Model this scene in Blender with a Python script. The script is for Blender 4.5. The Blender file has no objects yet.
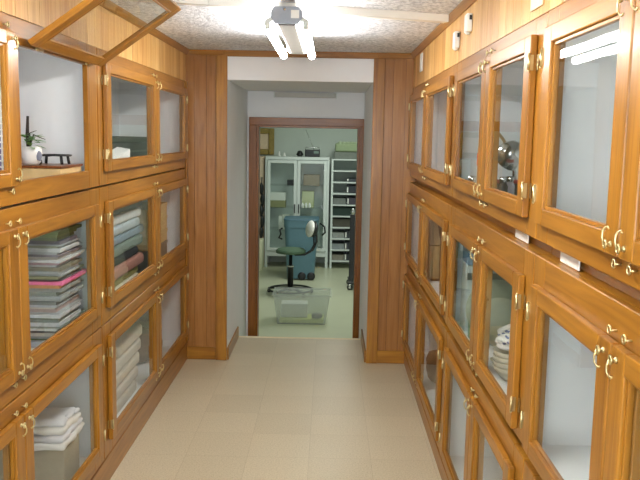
import bpy, bmesh, math, random
from mathutils import Vector, Matrix, noise as mnoise
random.seed(7)
SC = bpy.context.scene
COL = SC.collection
PI = math.pi

# ------------------------------------------------------------------ materials
def srgb(r, g, b):
    f = lambda c: (c/255/12.92) if c/255 <= .04045 else ((c/255+.055)/1.055)**2.4
    return (f(r), f(g), f(b), 1)

def newmat(name):
    m = bpy.data.materials.new(name); m.use_nodes = True
    nt = m.node_tree
    return m, nt, nt.nodes['Principled BSDF']

def plain(name, col, rough=.5, metal=0, noise=0.06, scale=30, spec=.5, bump=0):
    m, nt, b = newmat(name)
    b.inputs['Roughness'].default_value = rough
    b.inputs['Metallic'].default_value = metal
    b.inputs['Specular IOR Level'].default_value = spec
    tc = nt.nodes.new('ShaderNodeTexCoord')
    n = nt.nodes.new('ShaderNodeTexNoise'); n.inputs['Scale'].default_value = scale; n.inputs['Detail'].default_value = 4
    nt.links.new(tc.outputs['Object'], n.inputs['Vector'])
    mx = nt.nodes.new('ShaderNodeMix'); mx.data_type = 'RGBA'
    c = col if len(col) == 4 else (*col, 1)
    mx.inputs[6].default_value = tuple(max(0, v*(1-noise*2)) for v in c[:3]) + (1,)
    mx.inputs[7].default_value = tuple(min(1, v*(1+noise*2)) for v in c[:3]) + (1,)
    nt.links.new(n.outputs['Fac'], mx.inputs[0]); nt.links.new(mx.outputs[2], b.inputs['Base Color'])
    if bump:
        bp = nt.nodes.new('ShaderNodeBump'); bp.inputs['Strength'].default_value = bump; bp.inputs['Distance'].default_value = .01
        nt.links.new(n.outputs['Fac'], bp.inputs['Height']); nt.links.new(bp.outputs['Normal'], b.inputs['Normal'])
    return m

def wood(name, axis, dark, light, rough=.32, plank=0, plank_axis=1, amount=1.0, coat=.3):
    """varnished wood; grain runs along axis 0/1/2; plank>0 gives every board its own tone"""
    m, nt, b = newmat(name)
    N, L = nt.nodes, nt.links
    tc = N.new('ShaderNodeTexCoord')
    oi = N.new('ShaderNodeObjectInfo')
    add = N.new('ShaderNodeVectorMath'); add.operation = 'MULTIPLY_ADD'
    comb = N.new('ShaderNodeCombineXYZ')
    for i in range(3): L.new(oi.outputs['Random'], comb.inputs[i])
    L.new(comb.outputs[0], add.inputs[0]); add.inputs[1].default_value = (7, 11, 13)
    L.new(tc.outputs['Object'], add.inputs[2])
    vec = add.outputs[0]
    if plank:
        sep = N.new('ShaderNodeSeparateXYZ'); L.new(tc.outputs['Object'], sep.inputs[0])
        d = N.new('ShaderNodeMath'); d.operation = 'DIVIDE'; L.new(sep.outputs[plank_axis], d.inputs[0]); d.inputs[1].default_value = plank
        fl = N.new('ShaderNodeMath'); fl.operation = 'FLOOR'; L.new(d.outputs[0], fl.inputs[0])
        wn = N.new('ShaderNodeTexWhiteNoise'); wn.noise_dimensions = '1D'; L.new(fl.outputs[0], wn.inputs['W'])
        ad2 = N.new('ShaderNodeVectorMath'); ad2.operation = 'MULTIPLY_ADD'
        L.new(wn.outputs['Color'], ad2.inputs[0]); ad2.inputs[1].default_value = (9, 9, 9); L.new(vec, ad2.inputs[2])
        vec = ad2.outputs[0]
    mp = N.new('ShaderNodeMapping'); s = [38, 38, 38]; s[axis] = 2.2; mp.inputs['Scale'].default_value = s
    L.new(vec, mp.inputs['Vector'])
    n1 = N.new('ShaderNodeTexNoise'); n1.inputs['Scale'].default_value = 1; n1.inputs['Detail'].default_value = 6; n1.inputs['Distortion'].default_value = 1.2
    L.new(mp.outputs[0], n1.inputs['Vector'])
    mp2 = N.new('ShaderNodeMapping'); s2 = [7, 7, 7]; s2[axis] = 1.0; mp2.inputs['Scale'].default_value = s2
    L.new(vec, mp2.inputs['Vector'])
    n2 = N.new('ShaderNodeTexNoise'); n2.inputs['Scale'].default_value = 1; n2.inputs['Detail'].default_value = 3; n2.inputs['Distortion'].default_value = .6
    L.new(mp2.outputs[0], n2.inputs['Vector'])
    mxf = N.new('ShaderNodeMath'); mxf.operation = 'MULTIPLY_ADD'
    L.new(n1.outputs['Fac'], mxf.inputs[0]); mxf.inputs[1].default_value = .6
    h = N.new('ShaderNodeMath'); h.operation = 'MULTIPLY'; L.new(n2.outputs['Fac'], h.inputs[0]); h.inputs[1].default_value = .4
    L.new(h.outputs[0], mxf.inputs[2])
    fac = mxf.outputs[0]
    if plank:
        pa = N.new('ShaderNodeMath'); pa.operation = 'MULTIPLY_ADD'
        L.new(wn.outputs['Value'], pa.inputs[0]); pa.inputs[1].default_value = .3*amount
        sb = N.new('ShaderNodeMath'); sb.operation = 'SUBTRACT'; L.new(fac, sb.inputs[0]); sb.inputs[1].default_value = .15*amount
        L.new(sb.outputs[0], pa.inputs[2]); fac = pa.outputs[0]
    cr = N.new('ShaderNodeValToRGB')
    cr.color_ramp.elements[0].position = .3; cr.color_ramp.elements[0].color = dark
    cr.color_ramp.elements[1].position = .68; cr.color_ramp.elements[1].color = light
    L.new(fac, cr.inputs[0]); L.new(cr.outputs[0], b.inputs['Base Color'])
    b.inputs['Roughness'].default_value = rough
    b.inputs['Specular IOR Level'].default_value = .28
    b.inputs['Coat Weight'].default_value = coat*.5; b.inputs['Coat Roughness'].default_value = .14
    bp = N.new('ShaderNodeBump'); bp.inputs['Strength'].default_value = .06; bp.inputs['Distance'].default_value = .004
    L.new(n1.outputs['Fac'], bp.inputs['Height']); L.new(bp.outputs['Normal'], b.inputs['Normal'])
    return m

def glass_mat(name, tint=(.97, .985, .98), wav=.0):
    m, nt, b = newmat(name); N, L = nt.nodes, nt.links
    N.remove(b)
    out = N['Material Output']
    tr = N.new('ShaderNodeBsdfTransparent'); tr.inputs[0].default_value = (*tint, 1)
    gl = N.new('ShaderNodeBsdfGlossy'); gl.inputs['Roughness'].default_value = .02
    fr = N.new('ShaderNodeFresnel'); fr.inputs[0].default_value = 1.5
    mx = N.new('ShaderNodeMixShader')
    if wav:
        tc = N.new('ShaderNodeTexCoord'); n = N.new('ShaderNodeTexNoise'); n.inputs['Scale'].default_value = 5
        n.inputs['Detail'].default_value = 0
        L.new(tc.outputs['Object'], n.inputs['Vector'])
        bp = N.new('ShaderNodeBump'); bp.inputs['Strength'].default_value = wav; bp.inputs['Distance'].default_value = .004
        L.new(n.outputs['Fac'], bp.inputs['Height']); L.new(bp.outputs['Normal'], gl.inputs['Normal'])
    ge = N.new('ShaderNodeNewGeometry'); inv = N.new('ShaderNodeMath'); inv.operation = 'SUBTRACT'; inv.inputs[0].default_value = 1
    L.new(ge.outputs['Backfacing'], inv.inputs[1])
    fm = N.new('ShaderNodeMath'); fm.operation = 'MULTIPLY'; L.new(fr.outputs[0], fm.inputs[0]); L.new(inv.outputs[0], fm.inputs[1])
    L.new(fm.outputs[0], mx.inputs[0]); L.new(tr.outputs[0], mx.inputs[1]); L.new(gl.outputs[0], mx.inputs[2])
    L.new(mx.outputs[0], out.inputs[0])
    return m

def emit(name, col, strength):
    m, nt, b = newmat(name)
    b.inputs['Base Color'].default_value = (.9, .9, .9, 1)
    b.inputs['Emission Color'].default_value = (*col, 1); b.inputs['Emission Strength'].default_value = strength
    return m

OD, OL = srgb(116, 70, 14), srgb(172, 118, 38)
M = {}
M['oak_y'] = wood('oak_along', 1, OD, OL)
M['oak_z'] = wood('oak_upright', 2, OD, OL)
M['oak_x'] = wood('oak_across', 0, OD, OL)
PD, PL = srgb(186, 132, 66), srgb(226, 184, 116)
M['plank_side'] = wood('panelling_side', 2, PD, PL, .4, plank=.104, plank_axis=1, coat=.1)
BD, BL = srgb(126, 80, 34), srgb(164, 114, 60)
M['plank_end'] = wood('panelling_end', 2, BD, BL, .26, plank=.085, plank_axis=0, amount=.35, coat=.08)
M['walnut'] = wood('dark_trim', 1, srgb(96, 50, 20), srgb(140, 82, 38))
M['frame_x'] = wood('door_casing_across', 0, srgb(108, 62, 20), srgb(152, 94, 38), coat=.1)
M['frame_z'] = wood('door_casing_upright', 2, srgb(108, 62, 20), srgb(152, 94, 38), coat=.1)
M['white_int'] = plain('case_white', srgb(238, 241, 243), .6, noise=.01)
M['plaster'] = plain('plaster_white', srgb(234, 236, 238), .75, noise=.02, scale=6)
M['lab_wall'] = plain('lab_wall', srgb(196, 205, 196), .7, noise=.02, scale=3)
M['glass'] = glass_mat('pane_glass', wav=.12)
M['glass_lab'] = glass_mat('lab_glass', (.95, .975, .965))
M['brass'] = plain('brass', srgb(206, 192, 146), .3, 1, .05, 80)
M['steel'] = plain('steel', srgb(205, 205, 205), .2, 1, .03)
M['black'] = plain('black_plastic', srgb(26, 27, 29), .4)
M['white_plastic'] = plain('white_plastic', srgb(236, 236, 230), .4, noise=.01)
M['white_metal'] = plain('white_metal', srgb(214, 222, 218), .35, noise=.015)
M['fixture_grey'] = plain('fixture_grey', srgb(150, 158, 170), .45)
M['fixture_white'] = plain('fixture_white', srgb(84, 79, 71), .6)
M['tube'] = emit('lit_tube', (1.0, .985, .96), 38)
M['cream'] = plain('cream', srgb(226, 210, 176), .6)
M['card'] = plain('card', srgb(206, 176, 122), .8)
M['card_grey'] = plain('card_grey', srgb(160, 152, 132), .8)
M['paper'] = plain('paper', srgb(228, 228, 224), .7, noise=.02)
M['cloth_white'] = plain('cloth_white', srgb(226, 222, 216), .9, noise=.04, bump=.2)

def colour(r, g, b, rough=.7, noise=.08, scale=40, metal=0):
    k = f'tone_{r}_{g}_{b}'
    if k not in M: M[k] = plain(k, srgb(r, g, b), rough, metal, noise, scale)
    return M[k]

# floor tiles, popcorn ceiling
def floor_mat():
    m, nt, b = newmat('vinyl_tile'); N, L = nt.nodes, nt.links
    tc = N.new('ShaderNodeTexCoord')
    mp = N.new('ShaderNodeMapping'); mp.inputs['Location'].default_value = (.383, -.02, 0); L.new(tc.outputs['Object'], mp.inputs[0])
    br = N.new('ShaderNodeTexBrick'); br.offset = 0; br.inputs['Scale'].default_value = 1
    br.inputs['Brick Width'].default_value = .309; br.inputs['Row Height'].default_value = .309
    br.inputs['Mortar Size'].default_value = .0012; br.inputs['Mortar Smooth'].default_value = .6; br.inputs['Bias'].default_value = 0
    br.inputs['Color1'].default_value = srgb(202, 190, 162); br.inputs['Color2'].default_value = srgb(195, 183, 155)
    br.inputs['Mortar'].default_value = srgb(172, 158, 130)
    L.new(mp.outputs[0], br.inputs['Vector'])
    n = N.new('ShaderNodeTexNoise'); n.inputs['Scale'].default_value = 130; n.inputs['Detail'].default_value = 5; L.new(tc.outputs['Object'], n.inputs['Vector'])
    cr = N.new('ShaderNodeValToRGB'); cr.color_ramp.elements[0].position = .35; cr.color_ramp.elements[0].color = (.80, .78, .74, 1)
    cr.color_ramp.elements[1].position = .55; cr.color_ramp.elements[1].color = (1, 1, 1, 1); L.new(n.outputs['Fac'], cr.inputs[0])
    n3 = N.new('ShaderNodeTexNoise'); n3.inputs['Scale'].default_value = 2.3; n3.inputs['Detail'].default_value = 3; L.new(tc.outputs['Object'], n3.inputs['Vector'])
    mx = N.new('ShaderNodeMix'); mx.data_type = 'RGBA'; mx.blend_type = 'MULTIPLY'; mx.inputs[0].default_value = 1
    L.new(br.outputs['Color'], mx.inputs[6]); L.new(cr.outputs[0], mx.inputs[7]); L.new(mx.outputs[2], b.inputs['Base Color'])
    mr = N.new('ShaderNodeMapRange'); mr.inputs[3].default_value = .28; mr.inputs[4].default_value = .5
    L.new(n3.outputs['Fac'], mr.inputs[0]); L.new(mr.outputs[0], b.inputs['Roughness'])
    return m
def popcorn_mat():
    m, nt, b = newmat('popcorn_plaster'); N, L = nt.nodes, nt.links
    tc = N.new('ShaderNodeTexCoord')
    n = N.new('ShaderNodeTexNoise'); n.inputs['Scale'].default_value = 58; n.inputs['Detail'].default_value = 3; n.inputs['Roughness'].default_value = .6
    L.new(tc.outputs['Object'], n.inputs['Vector'])
    cr = N.new('ShaderNodeValToRGB'); cr.color_ramp.elements[0].position = .36; cr.color_ramp.elements[0].color = srgb(190, 196, 204)  # grey speckle in the colour stands in for the texture's self-shadow
    cr.color_ramp.elements[1].position = .6; cr.color_ramp.elements[1].color = srgb(246, 250, 255)
    L.new(n.outputs['Fac'], cr.inputs[0]); L.new(cr.outputs[0], b.inputs['Base Color'])
    b.inputs['Roughness'].default_value = .95; b.inputs['Specular IOR Level'].default_value = .1
    bp = N.new('ShaderNodeBump'); bp.inputs['Strength'].default_value = .6; bp.inputs['Distance'].default_value = .010
    L.new(n.outputs['Fac'], bp.inputs['Height']); L.new(bp.outputs['Normal'], b.inputs['Normal'])
    return m
M['floor'] = floor_mat(); M['popcorn'] = popcorn_mat()
M['lab_floor'] = plain('lab_floor', srgb(196, 198, 170), .3, noise=.04, scale=4)

# ------------------------------------------------------------------ mesh helpers
class MB:
    """collects shapes into one mesh with material slots"""
    def __init__(s): s.bm = bmesh.new(); s.mats = []
    def slot(s, m):
        if m not in s.mats: s.mats.append(m)
        return s.mats.index(m)
    def _done(s, before, m, smooth=False):
        i = s.slot(m)
        for f in s.bm.faces:
            if f not in before: f.material_index = i; f.smooth = smooth
    def box(s, a, b, m, bev=0, seg=1):
        before = set(s.bm.faces)
        lo = [min(p, q) for p, q in zip(a, b)]; hi = [max(p, q) for p, q in zip(a, b)]
        vs = [s.bm.verts.new((x, y, z)) for x in (lo[0], hi[0]) for y in (lo[1], hi[1]) for z in (lo[2], hi[2])]
        fs = []
        for q in ((0,1,3,2), (4,6,7,5), (0,4,5,1), (2,3,7,6), (0,2,6,4), (1,5,7,3)):
            fs.append(s.bm.faces.new([vs[i] for i in q]))
        if bev:
            es = list({e for f in fs for e in f.edges})
            bmesh.ops.bevel(s.bm, geom=es, offset=bev, segments=seg, affect='EDGES', profile=.5)
        s._done(before, m); return s
    def hexa(s, pts, m):
        """8 points ordered bottom ring (4) then top ring (4)"""
        before = set(s.bm.faces)
        v = [s.bm.verts.new(p) for p in pts]
        for q in ((3,2,1,0), (4,5,6,7), (0,1,5,4), (1,2,6,5), (2,3,7,6), (3,0,4,7)):
            s.bm.faces.new([v[i] for i in q])
        s._done(before, m); return s
    def lathe(s, c, prof, m, n=24, smooth=True, axis=2):
        """prof: list of (radius, height) about an axis through c"""
        before = set(s.bm.faces)
        rings = []
        for r, h in prof:
            ring = []
            for k in range(n):
                a = 2*PI*k/n
                p = [r*math.cos(a), r*math.sin(a), h]
                if axis == 0: p = [h, p[0], p[1]]
                elif axis == 1: p = [p[1], h, p[0]]
                ring.append(s.bm.verts.new((c[0]+p[0], c[1]+p[1], c[2]+p[2])))
            rings.append(ring)
        for a, b in zip(rings, rings[1:]):
            for k in range(n):
                s.bm.faces.new((a[k], a[(k+1) % n], b[(k+1) % n], b[k]))
        if prof[0][0] > 1e-5: s.bm.faces.new(list(reversed(rings[0])))
        if prof[-1][0] > 1e-5: s.bm.faces.new(rings[-1])
        s._done(before, m, smooth); return s
    def tube(s, pts, r, m, n=8, closed=False, smooth=True):
        before = set(s.bm.faces)
        P = [Vector(p) for p in pts]; rr = r if isinstance(r, (list, tuple)) else [r]*len(P)
        rings = []; up = None
        for i, p in enumerate(P):
            if closed: t = P[(i+1) % len(P)] - P[i-1]
            else: t = P[min(i+1, len(P)-1)] - P[max(i-1, 0)]
            t.normalize()
            if up is None:
                up = Vector((0, 0, 1)) if abs(t.z) < .9 else Vector((1, 0, 0))
            a = t.cross(up).normalized(); up = a.cross(t).normalized()
            rings.append([s.bm.verts.new(p + (a*math.cos(2*PI*k/n) + up*math.sin(2*PI*k/n))*rr[i]) for k in range(n)])
        pairs = list(zip(rings, rings[1:])) + ([(rings[-1], rings[0])] if closed else [])
        for a, b in pairs:
            for k in range(n):
                s.bm.faces.new((a[k], a[(k+1) % n], b[(k+1) % n], b[k]))
        if not closed:
            s.bm.faces.new(list(reversed(rings[0]))); s.bm.faces.new(rings[-1])
        s._done(before, m, smooth); return s
    def poly(s, pts, ext, m):
        """planar outline extruded by a vector"""
        before = set(s.bm.faces)
        a = [s.bm.verts.new(p) for p in pts]; e = Vector(ext)
        b = [s.bm.verts.new(Vector(p)+e) for p in pts]
        s.bm.faces.new(a); s.bm.faces.new(list(reversed(b)))
        n = len(a)
        for k in range(n): s.bm.faces.new((a[k], b[k], b[(k+1) % n], a[(k+1) % n]))
        s._done(before, m); return s
    def blob(s, c, rad, m, seed=0, amp=.12, sub=3, squash=None):
        before = set(s.bm.faces); rng = random.Random(seed)
        r = bmesh.ops.create_icosphere(s.bm, subdivisions=sub, radius=1)
        ph = [rng.uniform(0, 6) for _ in range(6)]
        for v in r['verts']:
            p = v.co.copy()
            d = 1 + amp*(math.sin(p.x*4+ph[0])+math.sin(p.y*5+ph[1])+math.sin(p.z*6+ph[2])+.6*math.sin(p.x*11+p.y*9+ph[3]))/2
            q = Vector((p.x*rad[0], p.y*rad[1], p.z*rad[2]))*d
            if squash is not None and q.z < -squash: q.z = -squash
            v.co = Vector(c)+q
        s._done(before, m, True); return s
    def build(s, name, parent=None, origin=None):
        bmesh.ops.recalc_face_normals(s.bm, faces=s.bm.faces[:])
        me = bpy.data.meshes.new(name)
        o = bpy.data.objects.new(name, me); COL.objects.link(o)
        po = parent_origin(parent)
        org = Vector(origin) if origin is not None else (po if parent else Vector((0, 0, 0)))
        bmesh.ops.translate(s.bm, verts=s.bm.verts[:], vec=-org)
        s.bm.to_mesh(me); s.bm.free()
        for m in s.mats: me.materials.append(m)
        if parent: o.parent = parent; o.location = org - po
        else: o.location = org
        return o

def parent_origin(p):
    v = Vector((0, 0, 0))
    while p is not None:
        v += p.location; p = p.parent
    return v

def tag(o, label, cat, group=None, kind=None):
    o['label'] = label; o['category'] = cat
    if group: o['group'] = group
    if kind: o['kind'] = kind
    return o
def thing(name, label, cat, loc, group=None):
    o = bpy.data.objects.new(name, None); COL.objects.link(o); o.location = loc
    o.empty_display_size = .05
    return tag(o, label, cat, group)
def structure(name, mb, label=None, cat=None):
    o = mb.build(name); o['kind'] = 'structure'
    if label: o['label'] = label
    if cat: o['category'] = cat
    return o

# ------------------------------------------------------------------ room shell
XL, XR = -.988, .558          # faces of the two case fronts
YE = 5.41                     # end wall of the corridor
YS = 6.04                     # edge of the step
YD = 6.72                     # wall with the doorway
ZC = 2.165                    # corridor ceiling
ZF = -.35                     # lower floor
YB = -1.9                     # behind the camera
DEP = .46
AL, AR = -.706, .288          # recess before the doorway
ZH = 1.967                    # recess ceiling

structure('floor', MB().box((-1.6, YB, -.06), (1.2, YE, 0), M['floor']).box((AL-.05, YE, -.06), (AR+.05, YS, 0), M['floor']),
          'beige speckled vinyl tile floor of the corridor', 'floor')
structure('trim_1', MB().box((AL, YS, -.05), (AR, YS+.03, .004), M['cream'], .002), 'pale edge strip along the top of the step', 'nosing')
structure('floor.001', MB().box((AL-.05, YS, -.41), (AR+.05, YS+.33, -.175), M['lab_floor']).box((-3.2, YS, -.45), (2.2, 12.1, ZF), M['lab_floor']),
          'glossy grey-green floor of the room beyond the doorway', 'floor')
structure('ceiling', MB().box((-1.6, YB, ZC), (1.2, YE+.1, ZC+.05), M['popcorn']), 'white popcorn-textured corridor ceiling', 'ceiling')
structure('wall_left', MB().box((XL-.56, YB, -.06), (XL-.48, YE+.1, ZC), M['plaster']), 'plaster wall behind the left cases', 'wall')
structure('wall_right', MB().box((XR+.48, YB, -.06), (XR+.56, YE+.1, ZC), M['plaster']), 'plaster wall behind the right cases', 'wall')
WX0, WX1, WZ0, WZ1 = -1.25, .85, .75, 2.08
wb = MB()
wb.box((-1.6, YB-.08, -.06), (WX0, YB, ZC), M['plaster']).box((WX1, YB-.08, -.06), (1.2, YB, ZC), M['plaster'])
wb.box((WX0, YB-.08, -.06), (WX1, YB, WZ0), M['plaster']).box((WX0, YB-.08, WZ1), (WX1, YB, ZC), M['plaster'])
structure('wall_back', wb, 'white wall behind the viewer with an added wide window', 'wall')
wf = MB()
for a_, b_ in (((WX0, YB-.06, WZ0), (WX0+.05, YB+.01, WZ1)), ((WX1-.05, YB-.06, WZ0), (WX1, YB+.01, WZ1)), ((WX0+.05, YB-.06, WZ0), (WX1-.05, YB+.01, WZ0+.05)), ((WX0+.05, YB-.06, WZ1-.05), (WX1-.05, YB+.01, WZ1)), ((-.225, YB-.05, WZ0+.05), (-.175, YB, WZ1-.05))):
    wf.box(a_, b_, M['white_metal'], .003)
structure('added_window', wf, 'added white-framed window, unseen behind the viewer', 'window')  # window added out of view as a source of even frontal light

def planks_side(x, s, z0, z1):
    mb = MB()
    mb.box((x-s*.03, YB, z0), (x-s*.012, YE, z1), M['walnut'])
    w = .104; y = math.floor(YB/w)*w
    while y < YE:
        a, b = max(y+.0012, YB), min(y+w-.0012, YE)
        mb.box((x-s*.012, a, z0), (x-s*.002, b, z1), M['plank_side'])
        y += w
    return mb
structure('wall_left_upper', planks_side(XL, 1, 1.952, ZC), 'honey-coloured plank panelling above the left cases', 'wall panelling')
structure('wall_right_upper', planks_side(XR, -1, 1.932, ZC), 'honey-coloured plank panelling above the right cases', 'wall panelling')
def crown(x, s):
    mb = MB()
    mb.poly([(x, YB, ZC), (x+s*.022, YB, ZC), (x+s*.022, YB, ZC-.01), (x+s*.006, YB, ZC-.034), (x, YB, ZC-.034)], (0, YE-YB, 0), M['oak_y'])
    return mb
structure('trim_2', crown(XL, 1), 'wooden cove moulding along the left ceiling edge', 'moulding')
structure('trim_3', crown(XR, -1), 'wooden cove moulding along the right ceiling edge', 'moulding')

# end wall: panels either side of the recess
def end_panel(x0, x1):
    mb = MB(); mb.box((x0, YE+.012, 0), (x1, YE+.1, ZC), M['walnut'])
    w = .085; x = math.floor(x0/w)*w
    while x < x1:
        a, b = max(x+.0012, x0), min(x+w-.0012, x1)
        if b-a > .004: mb.box((a, YE, .09), (b, YE+.012, ZC-.035), M['plank_end'])
        x += w
    mb.box((x0, YE-.008, 0), (x1, YE+.012, .092), M['oak_x'], .003)
    mb.box((x0, YE-.008, ZC-.036), (x1, YE+.012, ZC), M['oak_x'], .003)
    return mb
structure('wall_far_left', end_panel(XL-.5, AL-.006), 'brown vertical panelling left of the recess', 'wall panelling')
structure('wall_far_right', end_panel(AR+.006, XR+.5), 'brown vertical panelling right of the recess', 'wall panelling')
structure('trim_4', MB().box((AL-.078, YE-.018, 0), (AL, YE-.0, ZC-.037), M['oak_z'], .003), 'oak casing board up the left edge of the recess', 'trim')
structure('trim_5', MB().box((AR, YE-.018, 0), (AR+.078, YE-.0, ZC-.037), M['oak_z'], .003), 'oak casing board up the right edge of the recess', 'trim')
structure('trim_6', MB().box((AL-.03, YE-.012, ZC-.042), (AR+.03, YE+.0, ZC), M['oak_x'], .003), 'oak strip across the top of the end wall', 'trim')
structure('trim_7', MB().box((XL, YE-.055, .14), (XL+.012, YE-.009, 1.95), M['oak_z'], .003), 'oak corner strip closing the left case run', 'trim')
structure('wall_far_header', MB().box((AL, YE, ZH), (AR, YE+.12, ZC), M['plaster']), 'white plaster header over the recess', 'wall')
structure('wall_recess_left', MB().box((AL-.1, YE+.1, -.45), (AL, YD, ZC), M['plaster']).box((AL-.06, YE, 0), (AL, YE+.1, ZC), M['plaster']), 'white left side wall of the recess', 'wall')
structure('wall_recess_right', MB().box((AR, YE+.1, -.45), (AR+.1, YD, ZC), M['plaster']).box((AR, YE, 0), (AR+.06, YE+.1, ZC), M['plaster']), 'white right side wall of the recess', 'wall')
structure('ceiling.001', MB().box((AL, YE+.12, ZH), (AR, YD, ZH+.05), M['plaster']), 'white ceiling of the recess', 'ceiling')
structure('baseboard_left', MB().box((AL, YE+.002, 0), (AL+.012, YS, .088), M['oak_y'], .002), 'oak baseboard on the left recess wall', 'baseboard')
structure('baseboard_right', MB().box((AR-.012, YE+.002, 0), (AR, YS, .088), M['oak_y'], .002), 'oak baseboard on the right recess wall', 'baseboard')

# doorway wall + casing
DL, DR, DT = -.625, .254, 1.682
structure('wall_doorway', MB().box((-3.2, YD, ZF), (DL, YD+.12, 2.5), M['plaster']).box((DR, YD, ZF), (2.2, YD+.12, 2.5), M['plaster'])
          .box((DL, YD, DT), (DR, YD+.12, 2.5), M['plaster']), 'white wall holding the doorway', 'wall')
dm = MB()
cw = .066
for xa, xb, jx in ((DL-cw, DL, DL), (DR, DR+cw-.024, DR)):
    dm.box((xa, YD-.018, ZF), (xb, YD, DT), M['frame_z'], .003)
dm.box((DL-cw, YD-.02, DT), (DR+cw-.024, YD, DT+.066), M['frame_x'], .003)
dm.box((DL, YD-.01, ZF), (DL+.018, YD+.13, DT), M['frame_z'], .002)
dm.box((DR-.018, YD-.01, ZF), (DR, YD+.13, DT), M['frame_z'], .002)
dm.box((DL+.018, YD-.01, DT-.018), (DR-.018, YD+.13, DT), M['frame_x'], .002)
structure('door_1', dm, 'open doorway with a reddish-brown wood casing', 'doorway')

# far room shell
RY = 11.95
structure('wall_lab_back', MB().box((-3.2, RY, ZF), (2.2, RY+.1, 2.5), M['lab_wall']), 'pale green-white rear wall of the far room', 'wall')
structure('wall_lab_left', MB().box((-3.3, YD+.12, ZF), (-3.2, RY+.1, 2.5), M['lab_wall']), 'pale left wall of the far room', 'wall')
structure('wall_lab_right', MB().box((2.2, YD+.12, ZF), (2.3, RY+.1, 2.5), M['lab_wall']), 'pale right wall of the far room', 'wall')
structure('ceiling.002', MB().box((-3.3, YD+.12, 2.4), (2.3, RY+.1, 2.5), M['plaster']), 'white ceiling of the far room', 'ceiling')

# ------------------------------------------------------------------ display cases
HINGES = 'brass hinges'
def screw_eye(p, s, parent):
    mb = MB()
    n = 14; r = .008
    mb.tube([(p[0]+s*.012, p[1]+r*math.cos(2*PI*k/n), p[2]+r*math.sin(2*PI*k/n)) for k in range(n)], .0022, M['brass'], 6, True)
    mb.tube([(p[0]-s*.004, p[1]-r, p[2]), (p[0]+s*.006, p[1]-r*1.02, p[2]), (p[0]+s*.012, p[1]-r, p[2])], .0022, M['brass'], 6)
    return mb.build('screw_eye', parent)
def hook(p, s, up, parent):
    """hook-and-eye catch on a door stile: eye at p, hook swung to the rail (up=+1/-1)"""
    mb = MB(); n = 12; r = .0075; x = p[0]
    mb.tube([(x+s*.012, p[1]+r*math.cos(2*PI*k/n), p[2]+r*math.sin(2*PI*k/n)) for k in range(n)], .0024, M['brass'], 6, True)
    mb.lathe((x, p[1], p[2]), [(.006, 0), (.006, .003*s), (.003, .004*s), (.003, .012*s)], M['brass'], 10, axis=0)
    L = .030
    mb.tube([(x+s*.014, p[1], p[2]), (x+s*.017, p[1]+.003, p[2]-up*.012), (x+s*.016, p[1]+.004, p[2]-up*.024), (x+s*.013, p[1]+.002, p[2]-up*L),
             (x+s*.010, p[1]-.004, p[2]-up*(L+.004)), (x+s*.010, p[1]-.010, p[2]-up*L)], .0022, M['brass'], 6)
    return mb.build('hook', parent)
def hinge(x, s, y, z, side, parent):
    """butt hinge at the outer edge of a door; side +1 when the door's outer edge looks to +Y"""
    mb = MB(); h = .042
    mb.box((x-s*.010, y+side*.0004, z-h/2), (x+s*.002, y+side*.0025, z+h/2), M['brass'], .0006)
    mb.lathe((x+s*.003, y+side*.004, z), [(.0038, -h/2), (.0038, h/2)], M['brass'], 10)
    mb.lathe((x+s*.003, y+side*.004, z), [(.0, -h/2-.005), (.003, -h/2-.003), (.003, -h/2)], M['brass'], 10)
    mb.lathe((x+s*.003, y+side*.004, z), [(.003, h/2), (.003, h/2+.003), (0, h/2+.005)], M['brass'], 10)
    mb.box((x-s*.019, y+side*.003, z-h/2), (x-s*.0172, y+side*.016, z+h/2), M['brass'], .0008)
    return mb.build('hinge', parent)

def make_door(x, s, y0, y1, z0, z1, outer, parent, st=.068, rl=.043, hooks=(1, 1), T=.020):
    """framed glass door lying on the face frame; outer=+1 when hinged at y1, -1 at y0"""
    xa, xb = x, x+s*T
    mb = MB()
    mb.box((xa, y0, z0), (xb, y0+st, z1), M['oak_z'], .0035, 2)
    mb.box((xa, y1-st, z0), (xb, y1, z1), M['oak_z'], .0035, 2)
    mb.box((xa, y0+st, z0), (xb, y1-st, z0+rl), M['oak_y'], .003, 2)
    mb.box((xa, y0+st, z1-rl), (xb, y1-st, z1), M['oak_y'], .003, 2)
    # inner glazing bead
    bd = .008; xm = x+s*.012
    mb.box((xa, y0+st, z0+rl), (xm, y0+st+bd, z1-rl), M['oak_z'], .001)
    mb.box((xa, y1-st-bd, z0+rl), (xm, y1-st, z1-rl), M['oak_z'], .001)
    mb.box((xa, y0+st+bd, z0+rl), (xm, y1-st-bd, z0+rl+bd), M['oak_y'], .001)
    mb.box((xa, y0+st+bd, z1-rl-bd), (xm, y1-st-bd, z1-rl), M['oak_y'], .001)
    org = (x, y0 if outer < 0 else y1, z1)
    d = mb.build('door', parent, org)
    g = MB().box((x+s*.004, y0+st+.002, z0+rl+.002), (x+s*.007, y1-st-.002, z1-rl-.002), M['glass']).build('glass_pane', d)
    ye = y1 if outer > 0 else y0
    yi = (y0+st*.45) if outer > 0 else (y1-st*.45)
    hz = .075
    return d, ye, yi, xb, hz
def finish_door(d, x, s, ye, yi, xb, z0, z1, outer, hz, hooks):
    if hooks is not None:
        hinge(xb, s, ye, z0+hz, outer, d); hinge(xb, s, ye, z1-hz, outer, d)
        if hooks[1]: hook((xb, yi, z1-.022), s, 1, d)
        if hooks[0]: hook((xb, yi, z0+.022), s, -1, d)

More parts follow.
